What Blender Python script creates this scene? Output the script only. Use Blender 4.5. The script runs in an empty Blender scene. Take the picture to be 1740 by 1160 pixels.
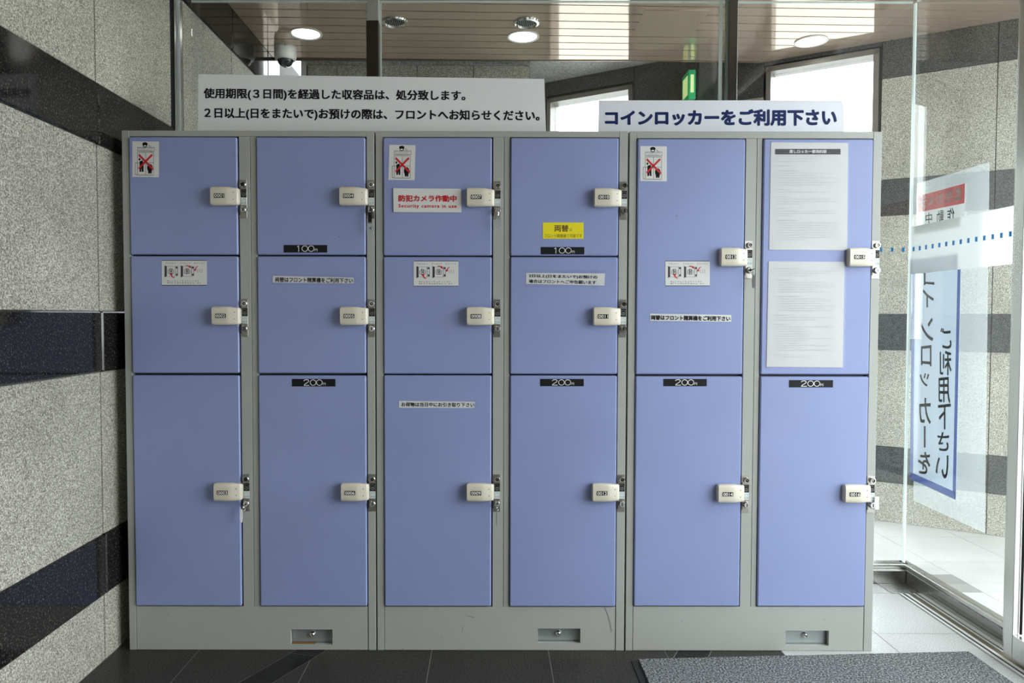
import bpy, bmesh, math, random
from mathutils import Vector, Matrix
random.seed(7)
SC = bpy.context.scene
COL = SC.collection

# ------------------------------------------------------------------ camera
F, PITCH, ROLL, CX, EYE = 1249.0, .035, .0016, 831.0, 1.17
fwd = Vector((0, math.cos(PITCH), -math.sin(PITCH)))
r0 = Vector((1, 0, 0)); u0 = r0.cross(fwd)
right = math.cos(ROLL)*r0 + math.sin(ROLL)*u0
upv = -math.sin(ROLL)*r0 + math.cos(ROLL)*u0
cd = bpy.data.cameras.new('camera'); cam = bpy.data.objects.new('camera', cd); COL.objects.link(cam)
cd.sensor_width = 36; cd.lens = F/1740*36; cd.shift_x = (870-CX)/1740; cd.clip_start = .02
M = Matrix((right, upv, -fwd)).transposed().to_4x4(); M.translation = (0, 0, EYE)
cam.matrix_world = M
SC.camera = cam
# ------------------------------------------------------------------ view and sky
SC.view_settings.view_transform = 'Standard'; SC.view_settings.look = 'None'
SC.view_settings.gamma = 1; SC.view_settings.use_curve_mapping = False
SC.view_settings.exposure = 0.0
w = bpy.data.worlds.new('sky'); SC.world = w; w.use_nodes = True
bg = w.node_tree.nodes['Background']
bg.inputs[0].default_value = (.925, .97, 1.0, 1); bg.inputs[1].default_value = 8.0
SC.cycles.max_bounces = 10; SC.cycles.diffuse_bounces = 5; SC.cycles.glossy_bounces = 5
SC.cycles.transparent_max_bounces = 16; SC.cycles.transmission_bounces = 6

def area(name, loc, aim, sx, sy, power, color=(1, 1, 1), portal=False):
    l = bpy.data.lights.new(name, 'AREA'); l.shape = 'RECTANGLE'; l.size = sx; l.size_y = sy
    l.energy = power; l.color = color
    if portal: l.cycles.is_portal = True
    o = bpy.data.objects.new(name, l); COL.objects.link(o); o.location = loc
    o.rotation_euler = Vector(aim).to_track_quat('-Z', 'Y').to_euler()
    return o
area('daylight_portal', (1.95, 1.2, 1.25), (-1, 0, 0), 2.4, 2.6, 1, portal=True)
area('porch_portal', (3.6, 1.0, 1.4), (-1, 0, 0), 2.7, 5.0, 1, portal=True)
# lobby lighting behind the camera: two dim warm ceiling panels
area('lobby_lamp', (-.3, -.4, 2.66), (0, 0, -1), .6, .6, 2.5, (1, .9, .76))
area('lobby_lamp', (-.3, -1.7, 2.66), (0, 0, -1), .6, .6, 2.5, (1, .9, .76))

# ------------------------------------------------------------------ measuring
def ray(px, py):
    return fwd + right*((px-CX)/F) + upv*((580-py)/F)
def at(px, py, axis, val):
    """the real-world point on the plane x|y|z = val"""
    d = ray(px, py); t = (val-(0, 0, EYE)[axis])/d[axis]
    return Vector((0, 0, EYE)) + d*t
D = 2.533                       # distance of the locker fronts
LH = 1.80                       # locker height
UX = [-1.256, -.389, .479]      # left edges of the three units
UW = .8625

# ------------------------------------------------------------------ materials
MATS = {}
def mat(name, color=(.5, .5, .5), rough=.5, metal=0., emit=None, es=0., spec=None, coat=0., trans=0.):
    if name in MATS: return MATS[name]
    m = bpy.data.materials.new(name); m.use_nodes = True
    b = m.node_tree.nodes['Principled BSDF']
    b.inputs['Base Color'].default_value = (*color, 1); b.inputs['Roughness'].default_value = rough
    b.inputs['Metallic'].default_value = metal
    if spec is not None: b.inputs['Specular IOR Level'].default_value = spec
    if coat: b.inputs['Coat Weight'].default_value = coat; b.inputs['Coat Roughness'].default_value = .08
    if trans: b.inputs['Transmission Weight'].default_value = trans
    if emit: b.inputs['Emission Color'].default_value = (*emit, 1); b.inputs['Emission Strength'].default_value = es
    MATS[name] = m; return m
def nodes(m): return m.node_tree.nodes, m.node_tree.links, m.node_tree.nodes['Principled BSDF']
def noise(N, L, scale, detail=2, rough=.5, vec=None):
    n = N.new('ShaderNodeTexNoise'); n.inputs['Scale'].default_value = scale
    n.inputs['Detail'].default_value = detail; n.inputs['Roughness'].default_value = rough
    if vec is not None: L.new(vec, n.inputs['Vector'])
    return n
def ramp(N, L, src, stops, interp='LINEAR'):
    r = N.new('ShaderNodeValToRGB'); r.color_ramp.interpolation = interp
    e = r.color_ramp.elements
    while len(e) < len(stops): e.new(.5)
    for k, (p, c) in enumerate(stops):
        e[k].position = p; e[k].color = (*c, 1) if len(c) == 3 else c
    L.new(src, r.inputs['Fac']); return r
def mixc(N, L, fac, a, b, mode='MIX'):
    x = N.new('ShaderNodeMix'); x.data_type = 'RGBA'; x.blend_type = mode
    for s, v in ((x.inputs[0], fac), (x.inputs[6], a), (x.inputs[7], b)):
        if hasattr(v, 'is_output'): L.new(v, s)
        elif isinstance(v, (int, float)): s.default_value = v
        else: s.default_value = (*v, 1)
    return x.outputs[2]
def pos(N):
    g = N.new('ShaderNodeNewGeometry'); return g.outputs['Position']
def bump(N, L, b, h, strength, dist=.002):
    n = N.new('ShaderNodeBump'); n.inputs['Strength'].default_value = strength; n.inputs['Distance'].default_value = dist
    L.new(h, n.inputs['Height']); L.new(n.outputs[0], b.inputs['Normal'])

def granite(name, stops, rough, gscale=190, cloud=.25, bumps=.0, spec=.5):
    m = mat(name, rough=rough, spec=spec); N, L, b = nodes(m); p = pos(N)
    n1 = noise(N, L, gscale, 3, .75, p)
    g = ramp(N, L, n1.outputs['Fac'], stops)
    n2 = noise(N, L, 2.2, 3, .6, p)
    c = ramp(N, L, n2.outputs['Fac'], [(.3, (1-cloud,)*3), (.7, (1,)*3)])
    L.new(mixc(N, L, 1., g.outputs[0], c.outputs[0], 'MULTIPLY'), b.inputs['Base Color'])
    if bumps: bump(N, L, b, n1.outputs['Fac'], bumps)
    return m
STONE = granite('speckled_grey_granite', [(.34, (.045, .042, .032)), (.42, (.24, .235, .185)), (.51, (.42, .41, .34)), (.63, (.86, .85, .75))], .55, 230, .25, .12)
DARK = granite('polished_black_granite', [(.42, (.006, .006, .007)), (.56, (.018, .018, .017)), (.66, (.11, .105, .08))], .07, 170, .2, 0, .5)
TILE = granite('dark_floor_granite', [(.38, (.006, .0055, .004)), (.5, (.021, .020, .016)), (.64, (.13, .13, .12))], .40, 230, .4, .08, .3)
PTILE = granite('pale_porch_granite', [(.38, (.42, .42, .41)), (.5, (.62, .62, .61)), (.64, (.82, .82, .81))], .35, 260, .2, .05)
CONC = granite('rough_concrete', [(.35, (.25, .25, .24)), (.5, (.45, .45, .43)), (.65, (.62, .62, .6))], .85, 60, .4, .6)
DARK_LIT = granite('daylit_black_granite', [(.38, (.012, .012, .012)), (.5, (.05, .052, .052)), (.64, (.20, .20, .19))], .35, 230, .2, .05)  # black band stone greyed: daylight and glass haze put into its colour
INLAY = granite('black_floor_inlay', [(.42, (.003, .0035, .004)), (.56, (.009, .010, .010)), (.66, (.05, .05, .045))], .3, 170, .2, 0, .22)
TILE_LIT = granite('daylit_floor_granite', [(.38, (.36, .36, .36)), (.5, (.56, .565, .57)), (.64, (.78, .78, .79))], .33, 260, .15, .05)  # floor granite paled, the strong daylight by the glass is in its colour
GROUT = mat('light_grout', (.26, .255, .24), .8)
JOINT = mat('dark_joint', (.045, .042, .036), .8)
SLAT = mat('bronze_ceiling_metal', (.60, .475, .37), .06, .45)
_N, _L, _b = nodes(SLAT); _n = noise(_N, _L, 5, 2, .5, pos(_N)); bump(_N, _L, _b, _n.outputs['Fac'], .05, .01)
SLATJ = mat('ceiling_gap_black', (.012, .01, .008), .7)

def paint(name, col, rough, fleck, spec=.4):
    m = mat(name, col, rough, spec=spec); N, L, b = nodes(m); p = pos(N)
    n1 = noise(N, L, 38, 2, .5, p); f = ramp(N, L, n1.outputs['Fac'], [(.755, (0, 0, 0)), (.775, (1, 1, 1))])
    n2 = noise(N, L, 3, 2, .5, p); v = ramp(N, L, n2.outputs['Fac'], [(.3, (.93,)*3), (.7, (1,)*3)])
    base = mixc(N, L, 1., col, v.outputs[0], 'MULTIPLY')
    fm = N.new('ShaderNodeMath'); fm.operation = 'MULTIPLY'; fm.inputs[1].default_value = fleck
    L.new(f.outputs[0], fm.inputs[0])
    L.new(mixc(N, L, fm.outputs[0], base, (.10, .10, .12)), b.inputs['Base Color'])
    n3 = noise(N, L, 900, 1, .5, p); bump(N, L, b, n3.outputs['Fac'], .06, .0006)
    return m
BLUE = paint('lavender_blue_paint', (.272, .332, .585), .42, .35)
GREY = paint('warm_grey_paint', (.40, .415, .385), .38, .4)
INNER = mat('inner_steel', (.06, .06, .08), .6)
STEEL = mat('brushed_steel', (.62, .62, .60), .27, 1.)
CHROME = mat('polished_chrome', (.75, .75, .74), .12, 1.)
PLATE = mat('lock_plate_steel', (.42, .41, .37), .32, 1.)
STEEL2 = mat('dull_curb_steel', (.36, .36, .35), .22, 1.)
ALU = mat('worn_aluminium', (.78, .78, .77), .5, .3)
DSTEEL = mat('dark_mirror_post', (.05, .047, .04), .2, .6)
ZINC = mat('zinc_plate', (.50, .56, .56), .38, .7)
BEIGE = mat('beige_plastic', (.66, .625, .51), .33, coat=.3)
BLACK = mat('black_print', (.010, .010, .012), .6, spec=.15)
BLK = mat('black_plastic', (.010, .010, .011), .5, spec=.2)
HOLE = mat('dark_hole', (.03, .028, .02), .7)
WHITE = mat('white_card', (.70, .71, .70), .45)
WTXT = mat('white_print', (.85, .85, .83), .5)
GREYC = mat('pale_grey_board', (.82, .86, .87), .38)
BOARD2 = mat('pale_blue_grey_board', (.76, .80, .87), .38)
NAVY = mat('navy_print', (.006, .022, .11), .55, spec=.2)
RED = mat('red_print', (.55, .012, .018), .45)
YEL = mat('yellow_card', (.83, .72, .015), .4)
BRN = mat('dark_brown_print', (.10, .05, .01), .5)
GRTXT = mat('grey_print', (.17, .175, .18), .6)
DKTXT = mat('dark_grey_print', (.04, .04, .045), .6)
PAPER = mat('printed_paper', (.56, .57, .565), .5)
RUBBER = mat('black_rubber', (.015, .015, .015), .55)
LAMPW = mat('white_reflector', (.86, .86, .84), .4)
BULB = mat('lit_lamp', (.9, .9, .9), .4, emit=(1, .98, .92), es=9.)
FRAMEM = mat('brown_grey_window_frame', (.22, .20, .175), .35, .2)
PALE = mat('pale_label', (.58, .66, .66), .45)
RUST = mat('rust', (.20, .12, .055), .9)
GREEN = mat('green_lit_sign', (.02, .4, .15), .4, emit=(.05, .6, .22), es=.15)
LIME = mat('pale_lit_sign', (.7, .9, .5), .4, emit=(.7, .85, .30), es=.55)
PLASTER = mat('pale_plaster', (.60, .59, .56), .8)
BLUEM = mat('blue_dash_film', (.03, .33, .85), .5)
DIRT = mat('track_dirt', (.14, .12, .075), .9)
_N, _L, _b = nodes(PAPER); _n = noise(_N, _L, 9, 2, .5, pos(_N)); bump(_N, _L, _b, _n.outputs['Fac'], .35, .01)

def see_through(name, tint, refl_rough, base_refl, film=None, film_amt=0.):
    """thin pane: transparent + Fresnel reflection, optionally a whitish film scattering light through"""
    m = bpy.data.materials.new(name); m.use_nodes = True; N = m.node_tree.nodes; L = m.node_tree.links; N.clear()
    out = N.new('ShaderNodeOutputMaterial'); t = N.new('ShaderNodeBsdfTransparent'); t.inputs[0].default_value = (*tint, 1)
    cur = t.outputs[0]
    if film:
        d = N.new('ShaderNodeBsdfDiffuse'); d.inputs[0].default_value = (*film, 1)
        tl = N.new('ShaderNodeBsdfTranslucent'); tl.inputs[0].default_value = (*film, 1)
        a = N.new('ShaderNodeMixShader'); a.inputs[0].default_value = .5; L.new(d.outputs[0], a.inputs[1]); L.new(tl.outputs[0], a.inputs[2])
        x = N.new('ShaderNodeMixShader'); x.inputs[0].default_value = film_amt; L.new(cur, x.inputs[1]); L.new(a.outputs[0], x.inputs[2]); cur = x.outputs[0]
    g = N.new('ShaderNodeBsdfGlossy'); g.inputs['Roughness'].default_value = refl_rough
    fr = N.new('ShaderNodeFresnel')
    ge = N.new('ShaderNodeNewGeometry'); mr = N.new('ShaderNodeMapRange')      # same reflectance from either side of the pane
    mr.inputs[3].default_value = 1.5; mr.inputs[4].default_value = 1/1.5; L.new(ge.outputs['Backfacing'], mr.inputs[0]); L.new(mr.outputs[0], fr.inputs[0])
    ma = N.new('ShaderNodeMath'); ma.operation = 'MULTIPLY'; ma.inputs[1].default_value = base_refl; L.new(fr.outputs[0], ma.inputs[0])
    s = N.new('ShaderNodeMixShader'); L.new(ma.outputs[0], s.inputs[0]); L.new(cur, s.inputs[1]); L.new(g.outputs[0], s.inputs[2])
    L.new(s.outputs[0], out.inputs[0]); MATS[name] = m; return m
GLASS = see_through('window_glass', (.97, .985, .98), .0, 1.)
CLEAR = see_through('clear_plastic', (.88, .9, .9), .12, 1.2, (.75, .78, .78), .25)
LAMI = see_through('laminate_film', (.97, .97, .98), .10, .35, (.8, .82, .85), .03)
REFLHAZE = see_through('reflection_haze', (.95, .97, .97), .05, .6, (.75, .8, .82), .28)
FROST = see_through('frosted_white_film', (1, 1, 1), .3, .3, (.97, .98, .98), .96)
PFILM = see_through('poster_film_pale', (.9, .95, 1), .2, .3, (.74, .78, .85), .62)
PBLUE = see_through('poster_film_blue', (.5, .6, .9), .2, .3, (.04, .07, .30), .62)
PRED = see_through('poster_film_red', (.9, .5, .5), .2, .3, (.75, .10, .10), .72)
PTXT = see_through('poster_film_text', (.6, .6, .6), .2, .3, (.09, .085, .085), .72)
PTXW = see_through('poster_film_white', (.9, .9, .9), .2, .3, (.9, .9, .9), .9)
EDGE = see_through('polished_glass_edge', (.8, .9, .88), .1, 1., (.9, .96, .95), .75)
GREYTAG = see_through('grey_clear_tag', (.4, .42, .43), .15, 1., (.3, .31, .31), .6)

m = mat('grey_loop_mat', rough=.95); MATM = m; N, L, b = nodes(m); p = pos(N)
n1 = noise(N, L, 170, 4, .8, p)
g = ramp(N, L, n1.outputs['Fac'], [(.42, (.018, .019, .020)), (.5, (.105, .112, .117)), (.6, (.47, .49, .50))])
L.new(g.outputs[0], b.inputs['Base Color']); bump(N, L, b, n1.outputs['Fac'], .9, .006)

# ------------------------------------------------------------------ mesh helpers
def box(bm, x0, x1, y0, y1, z0, z1, bev=0., seg=2):
    r = bmesh.ops.create_cube(bm, size=1.)
    vs = r['verts']
    for v in vs:
        v.co = Vector((x0 if v.co.x < 0 else x1, y0 if v.co.y < 0 else y1, z0 if v.co.z < 0 else z1))
    if bev:
        es = list({e for v in vs for e in v.link_edges})
        bmesh.ops.bevel(bm, geom=es, offset=bev, segments=seg, affect='EDGES', profile=.5)
    return vs
def cyl(bm, c, r, depth, axis='Y', seg=24, r2=None):
    """axis-aligned cylinder or cone, c = centre"""
    res = bmesh.ops.create_cone(bm, cap_ends=True, segments=seg, radius1=r, radius2=r if r2 is None else r2, depth=depth)
    rot = {'Z': Matrix.Identity(4), 'Y': Matrix.Rotation(math.pi/2, 4, 'X'), 'X': Matrix.Rotation(math.pi/2, 4, 'Y')}[axis]
    bmesh.ops.transform(bm, verts=res['verts'], matrix=Matrix.Translation(Vector(c)) @ rot)
    return res['verts']
def prism(bm, pts, n):
    """closed polygon pts (3-D) pushed out by vector n"""
    n = Vector(n); a = [bm.verts.new(Vector(p)) for p in pts]; b_ = [bm.verts.new(Vector(p)+n) for p in pts]
    bm.faces.new(a); bm.faces.new(list(reversed(b_)))
    for i in range(len(a)):
        j = (i+1) % len(a); bm.faces.new((a[j], a[i], b_[i], b_[j]))
def lathe(bm, c, prof, axis='Z', seg=28):
    """prof: (radius, height) pairs"""
    rings = []
    for r, h in prof:
        ring = []
        for k in range(seg):
            t = 2*math.pi*k/seg; a, b2 = r*math.cos(t), r*math.sin(t)
            co = {'Z': (a, b2, h), 'Y': (a, h, b2), 'X': (h, a, b2)}[axis]
            ring.append(bm.verts.new(Vector(c)+Vector(co)))
        rings.append(ring)
    for i in range(len(rings)-1):
        for k in range(seg):
            l = (k+1) % seg
            bm.faces.new((rings[i][k], rings[i][l], rings[i+1][l], rings[i+1][k]))
    return rings
def new(name, bm, m, parent=None, smooth=None):
    bmesh.ops.recalc_face_normals(bm, faces=bm.faces)
    me = bpy.data.meshes.new(name); bm.to_mesh(me); bm.free()
    if m: me.materials.append(m)
    if smooth:
        me.polygons.foreach_set('use_smooth', [True]*len(me.polygons))
        me.set_sharp_from_angle(angle=math.radians(smooth))
    o = bpy.data.objects.new(name, me); COL.objects.link(o)
    if parent: o.parent = parent
    return o
def inst(name, me, parent=None, loc=(0, 0, 0), rot=None):
    o = bpy.data.objects.new(name, me); COL.objects.link(o); o.location = loc
    if parent: o.parent = parent
    if rot: o.rotation_euler = rot
    return o
def B(name, m, parent, *a, **k):
    bm = bmesh.new(); box(bm, *a, **k); return new(name, bm, m, parent)
def empty(name, loc=(0, 0, 0)):
    o = bpy.data.objects.new(name, None); COL.objects.link(o); o.location = loc; o.empty_display_size = .05; return o
def tag(o, label=None, cat=None, group=None, kind=None):
    for k, v in (('label', label), ('category', cat), ('group', group), ('kind', kind)):
        if v: o[k] = v
    return o
def struct(o, label=None, cat=None):
    o['kind'] = 'structure'
    return tag(o, label, cat)

# ------------------------------------------------------------------ lettering
def glyphs(text, bold=0., space=1.):
    uv, fs = glyphs1(text, space)
    if bold < .012: return uv, fs
    n = len(text) if all(ord(c) > 255 for c in text) else len(text)*.62
    dx, dy = bold*.55/n, bold*.55; out, of = [], []
    ring = [(-1, -1), (1, -1), (1, 1), (-1, 1), (0, 0)]
    if bold > .05: ring = [(math.cos(k*math.pi/6), math.sin(k*math.pi/6)) for k in range(12)] + [(.5*math.cos(k*math.pi/3), .5*math.sin(k*math.pi/3)) for k in range(6)] + [(0, 0)]
    for sx, sy in ring:
        k = len(out); out += [(u*(1-2*dx)+dx+sx*dx, v*(1-2*dy)+dy+sy*dy) for u, v in uv]; of += [tuple(i+k for i in f) for f in fs]
    return out, of
def glyphs1(text, space=1.):
    cu = bpy.data.curves.new('t', 'FONT'); cu.body = text; cu.size = 1; cu.space_character = space
    cu.resolution_u = 3
    o = bpy.data.objects.new('t', cu); COL.objects.link(o)
    dg = bpy.context.evaluated_depsgraph_get(); me = bpy.data.meshes.new_from_object(o.evaluated_get(dg))
    vs = [v.co.copy() for v in me.vertices]; fs = [tuple(p.vertices) for p in me.polygons]
    bpy.data.objects.remove(o); bpy.data.curves.remove(cu); bpy.data.meshes.remove(me)
    x0 = min(v.x for v in vs); x1 = max(v.x for v in vs); y0 = min(v.y for v in vs); y1 = max(v.y for v in vs)
    return [((v.x-x0)/(x1-x0), (v.y-y0)/(y1-y0)) for v in vs], fs
class Print:
    """flat print on a plane; q = function (px,py)->point of that plane"""
    def __init__(s, q): s.q = q; s.bm = bmesh.new()
    def quad(s, tl, tr, br, bl):
        s.bm.faces.new([s.bm.verts.new(s.q(*p)) for p in (tl, tr, br, bl)]); return s
    def rect(s, x0, y0, x1, y1): return s.quad((x0, y0), (x1, y0), (x1, y1), (x0, y1))
    def poly(s, pts): s.bm.faces.new([s.bm.verts.new(s.q(*p)) for p in pts]); return s
    def line(s, a, b, w):
        dx, dy = b[0]-a[0], b[1]-a[1]; l = math.hypot(dx, dy) or 1; nx, ny = -dy/l*w/2, dx/l*w/2
        return s.quad((a[0]+nx, a[1]+ny), (b[0]+nx, b[1]+ny), (b[0]-nx, b[1]-ny), (a[0]-nx, a[1]-ny))
    def path(s, pts, w):
        for a, b in zip(pts, pts[1:]): s.line(a, b, w)
        return s
    def frame(s, x0, y0, x1, y1, w): return s.path([(x0, y0), (x1, y0), (x1, y1), (x0, y1), (x0, y0)], w)
    def disc(s, cx, cy, rx, ry=None, seg=14):
        ry = ry or rx
        return s.poly([(cx+rx*math.cos(2*math.pi*k/seg), cy+ry*math.sin(2*math.pi*k/seg)) for k in range(seg)])
    def text(s, t, tl, tr, br, bl, bold=0., space=1.):
        """text fitted to the four corners; give tl/tr swapped for mirror writing"""
        uv, fs = glyphs(t, bold, space); vs = []
        o_ = s.q(*tl); n_ = (s.q(*tr)-o_).cross(s.q(*bl)-o_).normalized()
        if n_.y > .5 or n_.x > .5: n_ = -n_
        per = len(glyphs1(t, space)[0]); 
        for i, (u, v) in enumerate(uv):
            x = (tl[0]*(1-u)+tr[0]*u)*v + (bl[0]*(1-u)+br[0]*u)*(1-v)
            y = (tl[1]*(1-u)+tr[1]*u)*v + (bl[1]*(1-u)+br[1]*u)*(1-v)
            vs.append(s.bm.verts.new(s.q(x, y)+n_*(2e-5*(i//per))))
        for f in fs:
            try: s.bm.faces.new([vs[i] for i in f])
            except ValueError: pass
        return s
    def box_text(s, t, x0, y0, x1, y1, bold=0., space=1.): return s.text(t, (x0, y0), (x1, y0), (x1, y1), (x0, y1), bold, space)
    def blurb(s, x0, y, x1, h, seed):
        """a line of print too small to read: dashes of character-like strokes"""
        rnd = random.Random(seed); x = x0
        while x < x1:
            if rnd.random() < .12: x += h*.7; continue
            wd = h*rnd.uniform(.45, .8); t = rnd.random()
            s.rect(x, y+h*.42, x+wd, y+h*.56)
            if t < .6: s.rect(x+wd*.4, y+h*.1, x+wd*.55, y+h*.95)
            if t < .35: s.rect(x, y+h*.12, x+wd, y+h*.22)
            if t > .5: s.rect(x+wd*.05, y+h*.8, x+wd*.95, y+h*.9)
            x += h*.95
        return s
    def done(s, name, m, parent=None):
        me = bpy.data.meshes.new(name); s.bm.to_mesh(me); s.bm.free(); me.materials.append(m)
        o = bpy.data.objects.new(name, me); COL.objects.link(o)
        if parent: o.parent = parent
        return o
def face(y): return lambda px, py: at(px, py, 1, y)

# ------------------------------------------------------------------ polygons on the floor
def clip(poly, a, b, c):
    """keep a*x+b*y <= c"""
    out = []
    for i in range(len(poly)):
        p, q = poly[i], poly[(i+1) % len(poly)]; dp, dq = a*p[0]+b*p[1]-c, a*q[0]+b*q[1]-c
        if dp <= 0: out.append(p)
        if (dp < 0 < dq) or (dq < 0 < dp):
            t = dp/(dp-dq); out.append((p[0]+t*(q[0]-p[0]), p[1]+t*(q[1]-p[1])))
    return out
def parea(p): return abs(sum(p[i][0]*p[(i+1) % len(p)][1]-p[(i+1) % len(p)][0]*p[i][1] for i in range(len(p))))/2
def tile(poly, m, parent, z=0., g=.0016, name='tile', th=.012):
    """inset a convex polygon by g and extrude down"""
    A = sum(poly[i][0]*poly[(i+1) % len(poly)][1]-poly[(i+1) % len(poly)][0]*poly[i][1] for i in range(len(poly)))
    if A < 0: poly = poly[::-1]
    out = poly
    for i in range(len(poly)):
        p, q = poly[i], poly[(i+1) % len(poly)]; dx, dy = q[0]-p[0], q[1]-p[1]; l = math.hypot(dx, dy)
        if l < 1e-5: continue
        nx, ny = dy/l, -dx/l
        out = clip(out, nx, ny, nx*p[0]+ny*p[1]-g)
        if len(out) < 3: return
    if parea(out) < 2e-4: return
    bm = bmesh.new(); prism(bm, [(x, y, z-th) for x, y in out], (0, 0, th)); return new(name, bm, m, parent)

# oblique porch wall: through P0 running back to the left
P0 = Vector((2.755, 3.855)); WD = Vector((-.8492, .5282)); WN = Vector((-.5282, -.8492))
def ob(u, n, z): return Vector((P0.x+WD.x*u+WN.x*n, P0.y+WD.y*u+WN.y*n, z))
def obox(bm, u0, u1, n0, n1, z0, z1):
    prism(bm, [ob(u0, n0, z0), ob(u1, n0, z0), ob(u1, n0, z1), ob(u0, n0, z1)], ob(0, n1, 0)-ob(0, n0, 0))
def wally(x): return P0.y + (x-P0.x)*WD.y/WD.x          # y of the wall face at x
WX = -1.303; GX = 1.845; GY = 3.23; CZ = 2.71

# ================================================================== SETTING
# ---- floor
floor = struct(B('floor', GROUT, None, -1.36, 4.6, -2.6, 6.2, -.06, -.0012))
SD = Vector((.124, .235)).normalized()                    # direction of the black inlay strips
def strip_off(x, y): return x - (y-2.537)*SD.x/SD.y       # x where a line in that direction crosses y=2.537
S = [(-.674, -.566), (.664, .782), (2.0, 2.12)]
kx = SD.x/SD.y
for i in range(8):
    for j in range(-3, 3):
        x0 = -1.421+.4075*i; y0 = 2.675+.395*j
        if y0 < .9: continue
        sq = [(max(x0, WX), y0), (min(x0+.4075, 1.731), y0), (min(x0+.4075, 1.731), min(y0+.395, 3.178)), (max(x0, WX), min(y0+.395, 3.178))]
        if sq[1][0]-sq[0][0] < .01 or sq[2][1]-sq[1][1] < .01: continue
        cuts = [-9, S[0][0], S[0][1], S[1][0], S[1][1], 9]
        for k in range(5):
            a, b_ = cuts[k]-kx*2.537, cuts[k+1]-kx*2.537
            pc = clip(clip(sq, 1, -kx, b_), -1, kx, -a)
            if len(pc) < 3: continue
            if k % 2 == 0: tile(pc, TILE_LIT if x0 > 1.0 and y0 > 2.2 else TILE, floor)  # bright floor right of the lockers painted in by paler tiles
for (a, b_) in S[:2]:                                     # black inlay pieces
    y = 2.502
    for j in range(-4, 2):
        ya, yb = y+.45*j, y+.45*(j+1); yb = min(yb, 3.178)
        f = lambda s_, yy: s_+(yy-2.537)*kx
        pc = [(f(a, ya+.012), ya+.012), (f(b_, ya-.012), ya-.012), (f(b_, yb-.012), yb-.012), (f(a, yb+.012), yb+.012)]
        pc = clip(pc, 1, 0, 1.731); pc = clip(pc, 0, 1, 3.178)
        if len(pc) >= 3: tile(pc, INLAY, floor, name='inlay_strip')
# porch paving
for i in range(9):
    for j in range(7):
        x0 = 2.10-.40*6+.40*i*1.0; y0 = 3.08-.39+.39*j
        if x0 < -1.31 or y0 < 3.07: continue
        sq = [(x0, y0), (x0+.40, y0), (x0+.40, y0+.39), (x0, y0+.39)]
        sq = clip(sq, 0, -1, -3.30) if x0+.40 < 1.93 else sq
        if x0 < 1.93 <= x0+.40: pass
        cl = sq
        if x0 < 1.93: cl = clip(cl, 0, -1, -3.30)
        cl = clip(cl, -1, 0, -WX-0 if False else 1.303)
        nx, ny = -WN.x, -WN.y
        cl = clip(cl, nx, ny, nx*P0.x+ny*P0.y-.0)
        if len(cl) >= 3: tile(cl, PTILE, floor, g=.0011, name='paving_tile')
for i in range(4):
    for j in range(-4, 4):
        x0 = 2.10-.19+.40*i; y0 = 2.69+.39*(j)
        if i == 0: xa = 1.915
        else: xa = 2.10+.40*(i-1)
        xb = 2.10+.40*i; ya, yb = 3.08+.39*(j-2), 3.08+.39*(j-1)
        if yb > 3.1: continue
        tile([(xa, ya), (xb, ya), (xb, yb), (xa, yb)], PTILE, floor, g=.0011, name='paving_tile')
ground = struct(B('ground', mat('pale_asphalt', (.42, .42, .41), .8), None, -20, 40, -12, 40, -.12, -.061))

# ---- left wall: granite slabs in courses with black polished bands
ROWS = [(0, .225, 0), (.225, .43, 1), (.43, .98, 0), (.98, 1.183, 1), (1.183, 1.737, 0), (1.737, 1.94, 1), (1.94, 2.505, 0), (2.505, 2.834, 1)]
wl = struct(B('wall_left', JOINT, None, -1.38, -1.315, -2.5, 5.4, -.001, 2.83))
YJ = [-2.5, -1.44, -.79, -.14, .51, 1.16, 1.81, 2.461, 3.045]
def panels(parent, ylist, rows=ROWS, ztop=2.834):
    for ya, yb in zip(ylist, ylist[1:]):
        for z0, z1, dk in rows:
            z1 = min(z1, ztop); bm = bmesh.new(); g = .0038
            pr = .008 if dk else 0
            box(bm, -1.325, WX+pr, ya+g, yb-g, z0+(0 if dk else .001), z1-(0 if dk else .001), bev=.005 if dk else .0015, seg=1)
            new('stone_panel', bm, DARK if dk else STONE, parent)
panels(wl, YJ)
panels(wl, [3.165, 3.759, 4.351, 4.60])
ww = B('trim_1', BLACK, None, -1.34, WX-.006, 3.045, 3.085, 0, 2.7); struct(ww)
lp = B('trim_2', STEEL, None, WX-.02, WX-.001, 3.086, 3.163, 0, 2.7, bev=.001); struct(lp)
B('bead', EDGE, lp, WX-.001, WX+.004, 3.112, 3.128, .001, 2.7)
# ---- back wall of the porch
wb = struct(B('wall_back', JOINT, None, -1.13, .25, 4.612, 4.70, 0, 2.836))
xs = [-1.125, -.943, -.449, -.1, .25]
for xa, xb in zip(xs, xs[1:]):
    for z0, z1, dk in ROWS[:-2]+[(1.94, 2.715, 0)]:
        B('stone_panel', DARK if dk else STONE, wb, xa+.002, xb-.002, 4.597-(.004 if dk else 0), 4.62, z0+.001, z1-.001, bev=.0018, seg=1)
B('concrete_strip', CONC, wb, -1.13, .25, 4.585, 4.62, 2.716, 2.83)
struct(B('trim_3', PLASTER, None, -1.165, -1.133, 4.595, 4.70, 0, 2.83))
struct(B('reflection_blocker', mat('brown_blocker', (.10, .09, .08), .7), None, 4.95, 6.1, -4.2, -3.4, -.06, 5.2))  # unseen block added behind the camera to keep sky out of reflections
struct(B('wall_back_return', CONC, None, .17, .25, 4.70, 5.45, 0, 2.836))
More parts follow.
